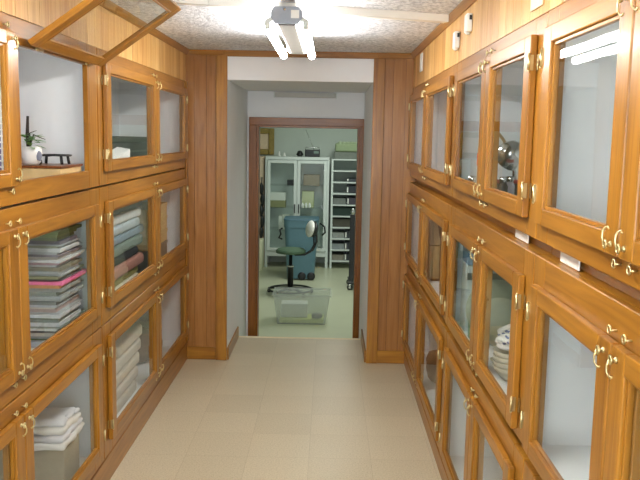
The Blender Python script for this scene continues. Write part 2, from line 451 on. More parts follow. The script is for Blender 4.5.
def display_case(label, x, s, y0, y1, z0, z1, doors, zd0, zd1, stile0, stile1, mid, raised=None, gap=0, top=True, half=.085):
    """x: face plane, s: +1 faces +X.  doors: list of (ya, yb, outer)."""
    root = thing('display_case', label, 'display case', (x-s*DEP/2, (y0+y1)/2, z0), 'oak display cases along the corridor')
    T = .02; t = .014
    xf = x-s*T; xk = x-s*DEP
    e = .0015
    y0e, y1e = y0+e, y1-e
    c = MB(); w = M['white_int']
    c.box((xk, y0e, z0+.004), (xk+s*t, y1e, z1-.004), w)
    c.box((xk+s*t, y0e, z0+.004), (xf, y0e+t, z1-.004), w)
    c.box((xk+s*t, y1e-t, z0+.004), (xf, y1e, z1-.004), w)
    c.box((xk+s*t, y0e+t, z0+.004), (xf, y1e-t, z0+.004+t), w)
    c.box((xk+s*t, y0e+t, z1-.004-t), (xf, y1e-t, z1-.004), w)
    c.build('carcass', root)
    f = MB()
    rb, rt = zd0+.012-z0, z1-(zd1-.03)
    f.box((xf, y0e, z0), (x, y0e+stile0, z1), M['oak_z'], .002)
    f.box((xf, y1e-stile1, z0), (x, y1e, z1), M['oak_z'], .002)
    f.box((xf, mid-half, z0+rb), (x, mid+half, z1-rt), M['oak_z'], .002)
    f.box((xf, y0e+stile0, z0), (x, y1e-stile1, z0+rb), M['oak_y'], .002)
    f.box((xf, y0e+stile0, z1-rt), (x, y1e-stile1, z1), M['oak_y'], .002)
    f.build('face_frame', root)
    if top:
        MB().box((xk, y0e, z1-.0038), (xf-s*.0005, y1e, z1-.0002), M['oak_y']).build('top_board', root)
    if gap:
        MB().box((xk, y0e, z0-gap+.001), (x-s*.045, y1e, z0+.0035), M['oak_y']).build('spacer_board', root)
    for ya, yb, outer in doors:
        d, ye, yi, xb, hz = make_door(x+s*.001, s, ya, yb, zd0, zd1, outer, root)
        finish_door(d, x, s, ye, yi, xb, zd0, zd1, outer, hz, (1, 1))
        sgn = -1 if outer > 0 else 1
        screw_eye((x, yi-sgn*.004, zd0-.016), s, root)
        screw_eye((x, yi-sgn*.004, zd1+.018), s, root)
    if raised:
        ya, yb, ang = raised
        d, ye, yi, xb, hz = make_door(x+s*.001, s, ya, yb, zd0+.050, zd1-.006, 1, root, st=.062, rl=.037)
        d.location = Vector((x+s*.030, yb, zd1-.030)) - parent_origin(root)
        for yy in (ya+.12, yb-.12):
            MB().lathe((x+s*.014, yy, zd1-.030), [(.005, -.03), (.005, .03)], M['brass'], 10, axis=1).build('hinge', root)
        th = -(PI/2 + ang)
        d.rotation_euler = (0, th, 0)
    return root

ROWS_L = [(1.368, 1.95, 1.428, 1.897), (.752, 1.36, .818, 1.297), (.135, .746, .20, .69)]
ROWS_R = [(1.335, 1.93, 1.385, 1.882), (.748, 1.295, .772, 1.222), (.10, .715, .15, .655)]
LABL1 = ['oak glass-door case, top of the far left stack, dark bundle inside',
         'oak glass-door case, middle of the far left stack, holding folded textiles and tan boxes',
         'oak glass-door case, bottom of the far left stack, holding white folded cloths']
LABL2 = ['oak display case with one glass door propped open, potted plant inside',
         'oak glass-door case below the propped-open door, holding a pile of magazines',
         'oak glass-door case on the left floor side, white cloths on a carton inside']
for r in range(3):
    z0, z1, a, b = ROWS_L[r]
    # far unit
    display_case(LABL1[r], XL, 1, 3.345, 5.355, z0, z1, [(3.415, 4.395, -1), (4.402, 5.312, 1)], a, b, .13, .10, 4.40, top=False)
    # near unit
    if r == 0:
        display_case(LABL2[r], XL, 1, 1.30, 3.341, z0, z1, [(1.50, 2.436, -1)], a, b, .13, .132, 2.467, half=.038, raised=(2.53, 3.30, math.radians(35)), top=False)
    else:
        display_case(LABL2[r], XL, 1, 1.30, 3.341, z0, z1, [(1.50, 2.405, -1), (2.412, 3.275, 1)], a, b, .13, .13, 2.408, top=False)
LABR1 = ['oak glass-door case, top of the far right stack, panes full of reflections',
         'oak glass-door case, middle of the far right stack, tan boxes inside',
         'oak glass-door case, bottom of the far right stack, by the end panelling']
LABR2 = ['oak glass-door case holding a silver lamp and red tin, right side top row',
         'oak glass-door case holding plates and bowls, right side middle row',
         'empty oak glass-door case under the one with plates and bowls']
LABR3 = ['empty oak glass-door case with large pale pane, nearest on the right, top row',
         'empty oak glass-door case with large pale pane, nearest on the right, middle row',
         'oak glass-door case at floor level in the nearest right stack']
for r in range(3):
    z0, z1, a, b = ROWS_R[r]
    g = .04 if r == 0 else 0
    display_case(LABR1[r], XR, -1, 3.53, 5.405, z0, z1, [(3.605, 4.525, -1), (4.532, 5.385, 1)], a, b, .10, .05, 4.528, gap=g)
    display_case(LABR2[r], XR, -1, 2.085, 3.527, z0, z1, [(2.165, 2.775, -1), (2.782, 3.46, 1)], a, b, .11, .10, 2.778, gap=g)
    display_case(LABR3[r], XR, -1, .82, 2.082, z0, z1, [(.88, 1.435, -1), (1.442, 2.035, 1)], a, b, .10, .10, 1.438, gap=g)
# plinths below the cases
structure('baseboard_left_run', MB().box((XL-.4, .9, 0), (XL-.001, YE-.012, .125), M['oak_y'], .002).box((XL-.4, .9, .125), (XL-.006, YE-.012, .134), M['walnut']),
          'oak plinth under the left cases', 'baseboard')
structure('baseboard_right_run', MB().box((XR+.4, .5, 0), (XR+.001, YE-.012, .082), M['oak_y'], .002).box((XR+.4, .5, .082), (XR+.02, YE-.012, .099), M['walnut']),
          'oak plinth under the right cases', 'baseboard')
FL = [r[0]+.0185 for r in ROWS_L]; FR = [r[0]+.0185 for r in ROWS_R]

# ------------------------------------------------------------------ contents, left
# top near case: plinth box, pot with plant, trivet
t = thing('low_box', 'low beige box with dark brown lid inside the open case', 'box', (-1.17, 3.08, FL[0]))
MB().box((-1.33, 2.955, FL[0]+.001), (-1.02, 3.21, 1.458), M['card'], .002).build('body', t)
MB().box((-1.335, 2.95, 1.4585), (-1.015, 3.215, 1.468), M['walnut'], .002).build('lid', t)
t = thing('potted_plant', 'small green plant in a white patterned pot inside the open case', 'plant', (-1.155, 3.02, 1.469))
MB().lathe((-1.155, 3.02, 1.469), [(.028, 0), (.036, .012), (.042, .045), (.039, .07), (.035, .068), (.03, .05)], M['white_plastic'], 20).build('pot', t)
MB().blob((-1.118, 3.0, 1.505), (.012, .006, .02), colour(130, 134, 150), 2, .2, 2).build('pot_motif', t)
st = MB()
st.tube([(-1.165, 3.02, 1.52), (-1.167, 3.02, 1.58), (-1.163, 3.02, 1.655)], [.006, .007, .005], colour(46, 34, 28), 6)
st.tube([(-1.16, 3.015, 1.53), (-1.135, 3.0, 1.585), (-1.11, 2.99, 1.575), (-1.085, 2.985, 1.567)], [.003, .0025, .002, .0012], colour(60, 66, 46), 5)
st.tube([(-1.155, 3.02, 1.53), (-1.15, 3.0, 1.59), (-1.12, 2.99, 1.60)], [.003, .0025, .001], colour(60, 66, 46), 5)
st.build('stem', t)
lf = MB(); rng = random.Random(3)
for k in range(24):
    c = Vector((-1.145+rng.uniform(-.025, .03), 3.0+rng.uniform(-.02, .03), 1.553+rng.uniform(-.02, .035)))
    a = rng.uniform(0, 6.28); d = Vector((math.cos(a), math.sin(a), rng.uniform(-.5, .5))).normalized()*.024
    n = d.cross(Vector((0, 0, 1))).normalized()*.014
    lf.poly([c-d, c+n*.8, c+d, c-n*.8], (0, .0012, .0006), colour(84+8*(k % 5), 150, 70, noise=.15))
lf.build('leaves', t)
t = thing('trivet', 'black wire trivet on the brown box lid inside the open case', 'trivet', (-1.10, 3.10, 1.469))
fr = MB(); rr = MB(); cx, cy, zt = -1.095, 3.10, 1.505
for rad in (.068, .05, .03):
    fr.tube([(cx+rad*math.cos(2*PI*k/20), cy+rad*.9*math.sin(2*PI*k/20), zt) for k in range(20)], .0035, M['black'], 6, True)
for k in range(8):
    a = 2*PI*k/8; fr.tube([(cx, cy, zt-.002), (cx+.068*math.cos(a), cy+.061*math.sin(a), zt-.002)], .003, M['black'], 6)
fr.build('frame', t)
for k in range(4):
    a = PI/4+PI/2*k
    MB().tube([(cx+.06*math.cos(a), cy+.055*math.sin(a), zt-.002), (cx+.066*math.cos(a), cy+.06*math.sin(a), 1.4695)], .006, M['black'], 8).build('leg', t)
o = MB(); o.lathe((-1.135, 3.045, 1.469), [(.010, 0), (.014, .006), (.012, .018), (.006, .024)], M['black'], 12)
tag(o.build('jar', origin=(-1.135, 3.045, 1.469)), 'tiny black jar between pot and trivet inside the open case', 'jar')
# wire rack behind the left pane of the open case
mb = MB()
for k in range(9):
    X = -1.09-.026*k
    mb.tube([(X, 2.66, FL[0]+.002), (X, 2.66, 1.73)], .003, M['white_plastic'], 6)
for k in range(17):
    z = FL[0]+.004+.021*k
    mb.tube([(-1.085, 2.658, z), (-1.30, 2.658, z)], .0028, M['white_plastic'], 6)
mb.box((-1.295, 2.68, FL[0]+.001), (-1.09, 2.71, 1.71), colour(120, 112, 150))
mb.box((-1.30, 2.652, FL[0]+.001), (-1.085, 2.76, FL[0]+.008), M['white_plastic'])
tag(mb.build('wire_rack', origin=(-1.19, 2.7, FL[0])), 'white wire letter rack behind the left pane beside the open case', 'rack')

# magazines
rng = random.Random(11)
pal = [(198, 202, 204), (172, 178, 180), (212, 214, 210), (188, 190, 190), (160, 166, 168), (186, 196, 188), (206, 208, 210), (178, 184, 192), (150, 154, 150), (196, 188, 176), (140, 148, 138)]
NM = 42
mags = [(pal[rng.randrange(len(pal))], rng.uniform(.006, .016)) for _ in range(NM)]
for i, c in {2: (92, 118, 74), 5: (88, 92, 92), 10: (108, 126, 92), 13: (176, 156, 150), 16: (120, 124, 120), 22: (204, 146, 88), 23: (230, 112, 160), 24: (84, 80, 80), 25: (140, 142, 106),
             28: (128, 124, 106), 30: (182, 150, 158), 33: (120, 112, 122), 36: (156, 160, 134), 38: (100, 96, 108), 39: (112, 128, 92), 40: (130, 146, 92), 41: (118, 136, 86)}.items():
    mags[i] = (c, mags[i][1])
tot = sum(m[1] for m in mags); z = FL[1]+.0005; sc_ = .447/tot
GM = 'magazines piled in the left middle case'
ORD = ['', 'second', 'third', 'fourth', 'fifth', 'sixth', 'seventh', 'eighth', 'ninth', 'tenth', 'eleventh', 'twelfth', 'thirteenth', 'fourteenth', 'fifteenth', 'sixteenth', 'seventeenth', 'eighteenth', 'nineteenth', 'twentieth', 'twenty-first']
def cname(c):
    r, g, b = c
    if r > 200 and b > 140 and g < 140: return 'bright pink'
    if r > b+80: return 'orange-brown'
    if g > r+6 and g > b+12: return 'green'
    if max(c) < 130: return 'dark grey'
    if r > g+15: return 'dusty pink'
    if r > b+15: return 'olive-beige'
    return 'pale grey'
for i, (c, h) in enumerate(mags):
    h = h*sc_
    lean = -.05*(1-i/NM)
    x1 = -1.020-rng.uniform(0, .024); y0 = 2.955+lean*.8+rng.uniform(-.012, .012); y1 = 3.215+rng.uniform(-.06, .05)
    if i == 23: y1 = 3.25; x1 = -1.014
    if i == 22: y1 = 3.255
    sag = rng.uniform(.0, .003)
    mb = MB(); m = colour(*c, noise=.12, scale=60)
    n = 5
    for k in range(n):
        ya, yb = y0+(y1-y0)*k/n, y0+(y1-y0)*(k+1)/n
        da, db = sag*(k/n)**2, sag*((k+1)/n)**2
        mb.hexa([(-1.25, ya, z), (x1, ya, z), (x1, yb, z), (-1.25, yb, z),
                 (-1.25, ya, z+h-.0006-da), (x1, ya, z+h-.0006-da), (x1, yb, z+h-.0006-db), (-1.25, yb, z+h-.0006-db)], m)
    bmesh.ops.remove_doubles(mb.bm, verts=mb.bm.verts[:], dist=1e-5)
    if i == 0: pos = 'bottommost'
    elif i == NM-1: pos = 'topmost'
    elif i < 21: pos = ORD[i]+' from the bottom'
    else: pos = ORD[NM-1-i]+' from the top'
    tag(mb.build('magazine', origin=(-1.13, (y0+y1)/2, z)), f'{cname(c)} magazine, {pos} of the pile behind glass on the left', 'magazine', GM)
    z += h

# white cloths on a carton (lower near case)
t = thing('carton', 'grey-beige carton with folded white cloths on top, lower left case', 'box', (-1.2, 2.98, FL[2]))
MB().box((-1.40, 2.94, FL[2]+.001), (-1.03, 3.13, .355), M['card_grey'], .003).build('box_body', t)
z = .356
for k, (h, col_) in enumerate([(.03, (232, 230, 228)), (.026, (214, 214, 222)), (.03, (236, 232, 226)), (.024, (222, 222, 228))]):
    mb = MB(); a = .018*k
    mb.box((-1.39+a, 2.90+a*.6, z), (-1.012-a*.3, 3.16-a, z+h-.001), colour(*col_, noise=.05, rough=.9), .011, 3)
    bmesh.ops.subdivide_edges(mb.bm, edges=[e for e in mb.bm.edges if e.calc_length() > .06], cuts=9, use_grid_fill=True)
    for v in mb.bm.verts:
        q = v.co*22+Vector((k*5, 0, 0)); w_ = mnoise.noise_vector(q)
        v.co.x += w_.x*.014; v.co.y += w_.y*.014
        if v.co.z > z+h*.6 and k == 3: v.co.z += w_.z*.014
    for f in mb.bm.faces: f.smooth = True
    for j in range(3):
        mb.blob((-1.03-.01*j, 3.15-a-.004*j-.06*j, z+h*.5), (.014, .03, h*.34), colour(*col_, noise=.05, rough=.9), 5*k+j, .1, 2)
    tag(mb.build('folded_cloth', origin=(-1.2, 3.04, z)), ['bottom white folded cloth on the grey carton', 'second greyish-white cloth up on the grey carton',
        'third white cloth up on the grey carton', 'topmost crumpled white cloth on the grey carton'][k], 'cloth', 'white cloths on the carton')
    z += h

# dark bundle and book (top far case)
mb = MB(); mb.box((-1.36, 3.88, FL[0]+.001), (-1.10, 4.86, 1.545), colour(28, 34, 30, noise=.25), .02, 3)
mb.box((-1.35, 3.90, 1.5455), (-1.11, 4.84, 1.575), colour(46, 54, 42, noise=.2), .008, 2)
mb.box((-1.099, 3.95, 1.49), (-1.094, 4.7, 1.50), colour(90, 96, 80))
tag(mb.build('dark_bundle', origin=(-1.23, 4.0, FL[0])), 'dark green folded bundle in the top far left case', 'bundle')
mb = MB()
z0 = FL[0]+.0015
mb.hexa([(-1.085, 3.60, z0), (-1.02, 3.60, z0), (-1.02, 4.0, z0), (-1.085, 4.0, z0), (-1.085, 3.60, 1.47), (-1.02, 3.60, 1.455), (-1.02, 4.0, 1.515), (-1.085, 4.0, 1.525)], M['paper'])
tag(mb.build('paper_wad', origin=(-1.05, 3.8, z0)), 'white papers lying in front of the dark green bundle', 'papers')

# folded textiles (middle far case)
tx = [((214, 208, 190), .05, 'cream'), ((170, 160, 92), .05, 'mustard'), ((168, 118, 104), .06, 'dusty pink'), ((30, 32, 36), .045, 'black'), ((112, 126, 118), .06, 'grey-green'),
      ((128, 144, 158), .05, 'blue-grey'), ((176, 186, 192), .055, 'pale grey'), ((206, 208, 206), .05, 'off-white'), ((120, 124, 128), .035, 'mid grey'), ((58, 44, 62), .025, 'dark purple')]
z = FL[1]+.001; rng = random.Random(5)
for i, (c, h, nm) in enumerate(tx):
    mb = MB(); x1 = -1.035-rng.uniform(0, .03); y1 = 4.42-rng.uniform(0, .14); y0 = 3.66+rng.uniform(0, .05)
    mb.box((-1.36, y0, z), (x1, y1, z+h-.001), colour(*c, noise=.12, rough=.95, scale=25), h*.32, 3)
    tag(mb.build('folded_textile', origin=(-1.2, 3.95, z)), f'{nm} folded textile in the pile behind the far left middle pane', 'textile', 'folded textiles in the far left case')
    z += h
z = FL[1]+.001
for i, (c, h, nm) in enumerate([((128, 120, 104), .138, 'grey-brown box at the bottom of the box stack'), ((214, 184, 126), .079, 'lowest tan box in the far left middle case'),
                               ((218, 190, 132), .085, 'middle tan box in the far left middle case'), ((216, 188, 130), .082, 'topmost tan box in the far left middle case')]):
    t = thing('storage_box', nm, 'box', (-1.2, 4.8, z), 'boxes stacked in the far left case')
    MB().box((-1.35, 4.52, z), (-1.055, 5.06, z+h-.024), colour(*c), .002).build('box_body', t)
    MB().box((-1.353, 4.517, z+h-.0238), (-1.052, 5.063, z+h-.0015), colour(*c), .002).build('lid', t)
    z += h
# white stack (bottom far case)
z = FL[2]+.001
for i in range(5):
    mb = MB(); h = .075; yy = 3.75+.02*i
    mb.box((-1.34, yy, z), (-1.06+.004*i, yy+.5, z+h-.001), colour(214-4*(i % 2), 208-3*(i % 2), 194, rough=.95), .022, 3)
    tag(mb.build('folded_blanket', origin=(-1.2, 4.0, z)), ['lowest', 'second lowest', 'middle', 'second highest', 'topmost'][i]+' off-white folded blanket in the far left bottom case', 'blanket', 'off-white blankets in the far left case')
    z += h
mb = MB().blob((-1.2, 4.9, FL[2]+.085), (.13, .28, .10), colour(116, 92, 74, noise=.2), 9, .1, 3, squash=.083)
tag(mb.build('cloth_bag', origin=(-1.2, 4.9, FL[2])), 'brown cloth bag in the far left bottom case', 'bag')

# ------------------------------------------------------------------ contents, right
def bowl_profile(r, h): return [(r*.45, 0), (r*.5, .004), (r*.8, h*.45), (r, h), (r*.97, h), (r*.74, h*.48), (r*.3, .010), (0, .008)]
# stacked ribbed bowls
z = FR[1]+.001
for k in range(4):
    mb = MB(); mb.lathe((.655, 2.65, z), bowl_profile(.072, .05), colour(196, 190, 170, .35), 24)
    mb.tube([(.655+.064*math.cos(2*PI*j/24), 2.65+.064*math.sin(2*PI*j/24), z+.036) for j in range(24)], .002, colour(176, 170, 150), 5, True)
    tag(mb.build('bowl', origin=(.655, 2.65, z)), ['lowest', 'second lowest', 'second highest', 'topmost'][k]+' cream ribbed bowl in the nested stack behind glass', 'bowl', 'nested cream bowls')
    z += .0185
zb = z+.034
mb = MB(); rng = random.Random(2)
CR = (.064, .085, .034)
mb.blob((.655, 2.66, zb+.026), CR, M['cloth_white'], 21, .2, 4, squash=.024)
mb.blob((.635, 2.62, zb+.036), (.036, .04, .03), M['cloth_white'], 22, .25, 4)
mb.blob((.665, 2.70, zb+.040), (.045, .045, .034), M['cloth_white'], 24, .25, 4)
for k in range(16):
    a, e = rng.uniform(-.2, 1.5), rng.uniform(-.1, 1.2)
    d = Vector((-math.sin(a)*math.cos(e), -math.cos(a)*math.cos(e), math.sin(e)))
    mb.blob((.655+d.x*CR[0]*1.04, 2.66+d.y*CR[1]*1.04, zb+.030+d.z*.036), (.006, .008, .004), colour(66, 78, 130), k, .2, 2)
tag(mb.build('printed_cloth', origin=(.655, 2.66, zb)), 'white cloth with blue print crumpled on the bowl stack', 'cloth')
# plates standing behind
for k, (Y, X, zc, r, c, nm) in enumerate([(3.16, .705, .955, .128, (150, 160, 138), 'large grey-green plate standing behind the bowls'), (3.06, .70, .90, .10, (166, 172, 152), 'smaller grey-green plate leaning in front of the large one')]):
    mb = MB(); z0 = FR[1]+.002
    mb.lathe((0, 0, 0), [(0, 0), (r*.6, 0), (r*.66, .004), (r, .016), (r, .020), (r*.64, .008), (0, .005)], colour(*c, .3), 36, axis=1)
    o = mb.build('plate', origin=(0, 0, 0)); o.rotation_euler = (math.radians(-12), 0, 0)
    # standing on its rim
    o.location = (X, Y, z0+r*math.cos(math.radians(12))+.006)
    tag(o, nm, 'plate')
mb = MB(); mb.lathe((.668, 2.88, FR[1]+.001), [(.04, 0), (.045, .004), (.02, .012), (.02, .05), (.06, .075), (.08, .115), (.076, .115), (.055, .08), (0, .06)], colour(204, 196, 160, .35), 24)
tag(mb.build('bowl', origin=(.668, 2.88, FR[1])), 'footed cream bowl standing between the plates and the cloth', 'bowl')
# blue and white boxes behind the narrow pane
tag(MB().box((.60, 3.30, FR[1]+.001), (.80, 3.44, 1.06), colour(196, 208, 206), .003).box((.60, 3.295, 1.0), (.80, 3.2995, 1.03), colour(60, 64, 70)).build('storage_box', origin=(.7, 3.37, FR[1])),
    'pale grey box with a dark slot, right middle case', 'box')
tag(MB().box((.60, 3.30, 1.062), (.80, 3.44, 1.16), colour(96, 132, 168), .003).build('storage_box', origin=(.7, 3.37, 1.062)), 'blue box on top of the pale grey box', 'box')
tag(MB().lathe((.63, 3.2, FR[1]+.001), [(.03, 0), (.036, .01), (.036, .09), (.014, .12), (.014, .15), (0, .152)], colour(120, 150, 116, .25), 18).build('bottle', origin=(.63, 3.2, FR[1])),
    'greenish bottle beside the pale grey box, right middle case', 'bottle')
# tan boxes in the far right middle case
tag(MB().box((.60, 4.55, FR[1]+.001), (.86, 4.95, .97), colour(206, 178, 122), .003).build('storage_box', origin=(.73, 4.75, FR[1])), 'tan box on the bottom of the far right middle case', 'box')
tag(MB().box((.60, 4.57, .972), (.86, 4.93, 1.17), colour(196, 176, 138), .003).build('storage_box', origin=(.73, 4.75, .972)), 'pale tan box stacked on the other in the far right case', 'box')
mb = MB(); mb.poly([(.62, 4.53, 1.21), (.70, 4.53, 1.20), (.66, 4.53, .99)], (0, .006, 0), colour(70, 56, 44))
mb.box((.61, 4.52, FR[1]+.001), (.72, 4.545, FR[1]+.01), colour(70, 56, 44)); mb.tube([(.662, 4.535, FR[1]+.008), (.662, 4.535, 1.02)], .005, colour(70, 56, 44), 6)
tag(mb.build('pennant', origin=(.66, 4.53, FR[1])), 'dark brown pointed pennant on a stand before the tan boxes', 'pennant')
tag(MB().blob((.72, 4.7, FR[2]+.075), (.1, .2, .09), colour(110, 84, 66, noise=.2), 33, .1, 3, squash=.073).build('cloth_bag', origin=(.72, 4.7, FR[2])), 'brown lump put in the far right bottom case', 'bag')  # brown lump added where a brownish tone shows behind the pane

# lamp, hoop, tins, jars (top right case)
z0 = FR[0]+.001
t = thing('lamp', 'silver reflector lamp behind the top right pane', 'lamp', (.68, 2.95, z0))
MB().lathe((.70, 2.98, z0), [(.05, 0), (.05, .008), (.012, .014), (.010, .03)], M['steel'], 20).build('base', t)
MB().tube([(.70, 2.98, z0+.03), (.705, 2.99, z0+.12), (.69, 2.97, z0+.165)], .007, M['steel'], 8).build('stem', t)
sh = MB(); sh.lathe((0, 0, 0), [(.016, .05), (.03, .045), (.045, .02), (.055, -.03), (.053, -.03), (.042, .016), (0, .03)], M['steel'], 24)
o = sh.build('lamp_shade', t, (0, 0, 0)); o.rotation_euler = (math.radians(35), math.radians(35), 0); o.location = Vector((.675, 2.95, z0+.19))-parent_origin(t)
mb = MB(); mb.tube([(.60+.13*math.sin(a), 3.06, z0+.02+.27*math.cos(a-.0)) for a in [PI*.5*k/14 for k in range(15)]], .006, colour(176, 140, 86), 8)
mb.box((.60, 3.03, z0), (.75, 3.09, z0+.018), colour(150, 112, 66), .003)
tag(mb.build('wooden_hoop', origin=(.66, 3.06, z0)), 'curved tan wooden hoop standing behind the silver lamp', 'hoop')
tag(MB().box((.59, 3.10, z0), (.64, 3.14, z0+.215), colour(200, 190, 176), .003).box((.589, 3.099, z0+.14), (.641, 3.141, z0+.19), colour(206, 70, 48)).build('carton', origin=(.615, 3.12, z0)),
    'tall pale carton with a red band in the top right case', 'box')
tag(MB().box((.605, 2.84, z0), (.72, 2.90, z0+.085), colour(96, 66, 50), .003).box((.604, 2.839, z0+.086), (.721, 2.901, z0+.098), colour(190, 74, 60), .002).build('tin', origin=(.66, 2.87, z0)),
    'brown tin with a red lid below the silver lamp', 'tin')
for k, (X, Y, c, nm) in enumerate([(.60, 2.70, (60, 48, 42), 'dark brown jar at the front of the top right case'), (.633, 2.74, (214, 206, 214), 'small white jar next to the dark brown jar'),
                                (.668, 2.70, (50, 40, 40), 'near-black jar right of the small white jar')]):
    t = thing('jar', nm, 'jar', (X, Y, z0), 'little jars in the top right case')
    MB().lathe((X, Y, z0), [(.014, 0), (.017, .006), (.017, .085), (.011, .098)], colour(*c, .25), 16).build('body', t)
    MB().lathe((X, Y, z0+.0985), [(.013, 0), (.013, .018), (0, .019)], M['steel'], 16).build('lid', t)
tag(MB().lathe((.605, 3.30, z0), [(.02, 0), (.02, .006), (.006, .012), (.006, .05), (.018, .065), (.02, .09), (0, .092)], M['steel'], 16).build('goblet', origin=(.605, 3.30, z0)),
    'small silver goblet behind the narrow top right pane', 'goblet')

# white cards in the gap over the middle right cases, and on the panelling
def small(name, a, b, m, label, cat, group=None, bev=.001):
    mb = MB().box(a, b, m, bev)
    return tag(mb.build(name, origin=((a[0]+b[0])/2, (a[1]+b[1])/2, min(a[2], b[2]))), label, cat, group)
small('label_card', (.588, 2.285, 1.2965), (.592, 2.44, 1.327), M['white_plastic'], 'white card in the gap under the silver lamp case', 'card', 'white cards in the shelf gap')
small('label_card', (.588, 1.81, 1.2965), (.592, 1.957, 1.327), M['white_plastic'], 'white card in the gap under the nearest top case', 'card', 'white cards in the shelf gap')
for (Y, Z, lab) in ((3.53, 2.03, 'white plastic latch box on the right panelling, farther of two'), (3.235, 2.062, 'white plastic latch box on the right panelling, nearer of two')):
    t = thing('latch_box', lab, 'latch box', (XR, Y, Z-.04), 'white latch boxes on the panelling')
    MB().box((XR-.022, Y-.03, Z-.038), (XR+.001, Y+.03, Z+.034), M['white_plastic'], .004, 2).build('body', t)
    MB().box((XR-.012, Y+.031, Z+.008), (XR-.002, Y+.036, Z+.026), M['black']).box((XR-.012, Y-.036, Z+.008), (XR-.002, Y-.031, Z+.026), M['black']).build('side_slot', t)
    MB().lathe((XR-.012, Y, Z-.046), [(.006, 0), (.010, .003), (.010, .0078)], M['white_plastic'], 12).build('button', t)
small('paper_strip', (XR-.006, 4.88, 2.005), (XR+.001, 4.98, 2.115), M['paper'], 'narrow white paper strip on the far right panelling', 'paper strip')
small('paper_label', (XR-.004, 2.14, 1.955), (XR+.001, 2.26, 1.99), M['cream'], 'cream paper label above the nearest right case', 'paper label')

# ------------------------------------------------------------------ ceiling lights and raceway
rw = MB()
p0, p1 = Vector((-.985, 3.17, 0)), Vector((.535, 3.70, 0)); dv = (p1-p0).normalized(); nv = Vector((-dv.y, dv.x, 0))
def slab(a, b, w, z0, z1):
    q = [a+nv*0, b+nv*0, b+nv*w, a+nv*w]
    return [(v.x, v.y, z0) for v in q]+[(v.x, v.y, z1) for v in q]
pj = p0+dv*.50
rw.hexa(slab(p0, pj-dv*.002, .05, ZC-.034, ZC-.001), M['white_plastic']).hexa(slab(pj, p1, .05, ZC-.034, ZC-.001), M['white_plastic'])
tag(rw.build('cable_raceway', origin=(-.2, 3.45, ZC-.03)), 'white cable raceway slanting across the ceiling', 'raceway')
def fixture(y0, y1, label, xc=-.19):
    t = thing('fluorescent_light', label, 'light fixture', (xc, (y0+y1)/2, 2.04), 'fluorescent strip lights')
    zt = 2.045; h = MB()
    hw = .047
    h.poly([(xc-hw, y0+.02, 2.07), (xc-hw*.75, y0+.02, 2.055), (xc+hw*.75, y0+.02, 2.055), (xc+hw, y0+.02, 2.07), (xc+hw, y0+.02, 2.128), (xc-hw, y0+.02, 2.128)], (0, y1-y0-.04, 0), M['fixture_white'])
    h.box((xc-.03, y0+.2, 2.1285), (xc+.03, y0+.3, ZC), M['fixture_white']).box((xc-.03, y1-.3, 2.1285), (xc+.03, y1-.2, ZC), M['fixture_white'])
    h.build('housing', t)
    for ye, sg in ((y0, 1), (y1, -1)):
        e = MB(); w = .066
        e.poly([(xc-w, ye, 2.085), (xc-w*.75, ye, 2.06), (xc+w*.75, ye, 2.06), (xc+w, ye, 2.085), (xc+w, ye, 2.11), (xc+w*.75, ye, 2.129), (xc-w*.75, ye, 2.129), (xc-w, ye, 2.11)], (0, sg*.018, 0), M['fixture_grey'])
        ep = e.build('end_plate', t)
        if sg > 0:
            MB().box((xc+.018, ye-.001, 2.082), (xc+.052, ye-.0002, 2.115), M['white_plastic']).build('sticker', ep)
            MB().lathe((xc-.008, ye-.0002, 2.118), [(.006, 0), (.006, -.003)], M['steel'], 10, axis=1).build('screw', ep)
        for sx in (-1, 1):
            MB().tube([(xc+sx*.055, ye+sg*.012, 2.085), (xc+sx*.080, ye+sg*.012, 2.07), (xc+sx*.080, ye+sg*.012, zt-.008)], [.010, .012, .013], M['white_metal'], 10).build('lamp_socket', t)
    for sx in (-1, 1):
        MB().lathe((xc+sx*.079, y0+.024, zt), [(.012, 0), (.019, .012), (.019, y1-y0-.06), (.012, y1-y0-.048)], M['tube'], 18, axis=1).build('tube', t)
    return t
fixture(3.33, 4.53, 'lit twin-tube strip light hanging near the end wall')
fixture(1.34, 2.58, 'lit twin-tube strip light overhead nearer the viewer, cut off by the top edge')
fixture(-.8, .42, 'added lit twin-tube strip light, unseen behind the viewer')  # extra fixture added out of view to light the near right side
t = thing('wall_light', 'unlit slim strip light on the wall above the doorway', 'light fixture', (-.215, YD, 1.92))
MB().box((-.474, YD-.035, 1.918), (.044, YD-.0005, 1.958), colour(196, 196, 190, noise=.02), .006, 2).build('cover', t)
for X in (-.482, .044): MB().box((X, YD-.037, 1.914), (X+.008, YD-.0005, 1.961), M['white_metal'], .002).build('end_cap', t)

# ------------------------------------------------------------------ far room
F0 = ZF
# glass cabinet
cx0, cx1, cy0, cy1 = -.935, .0, 11.42, 11.88
ct = 1.29
t = thing('medical_cabinet', 'white glass-fronted double-door cabinet against the far wall', 'cabinet', (-.47, 11.65, F0))
b = MB(); w = M['white_metal']
b.box((cx0, cy0, ct-.045), (cx1, cy1, ct), w, .004).box((cx0, cy0, F0+.17), (cx1, cy1, F0+.25), w, .004)
b.box((cx0, cy1-.02, F0+.25), (cx1, cy1, ct-.045), w)
for xa in (cx0, cx1-.03): b.box((xa, cy0, F0+.25), (xa+.03, cy1-.02, ct-.045), w)
b.build('cabinet_body', t)
for xa in (cx0, cx1-.04):
    for ya in (cy0, cy1-.04):
        MB().box((xa, ya, F0+.001), (xa+.04, ya+.04, F0+.17), w, .003).build('leg', t)
for k in range(3):
    z = F0+.55+.33*k
    MB().box((cx0+.031, cy0+.03, z), (cx1-.031, cy1-.021, z+.008), M['glass_lab']).build('shelf', t)
SHZ = [F0+.55+.33*k+.0085 for k in range(3)]
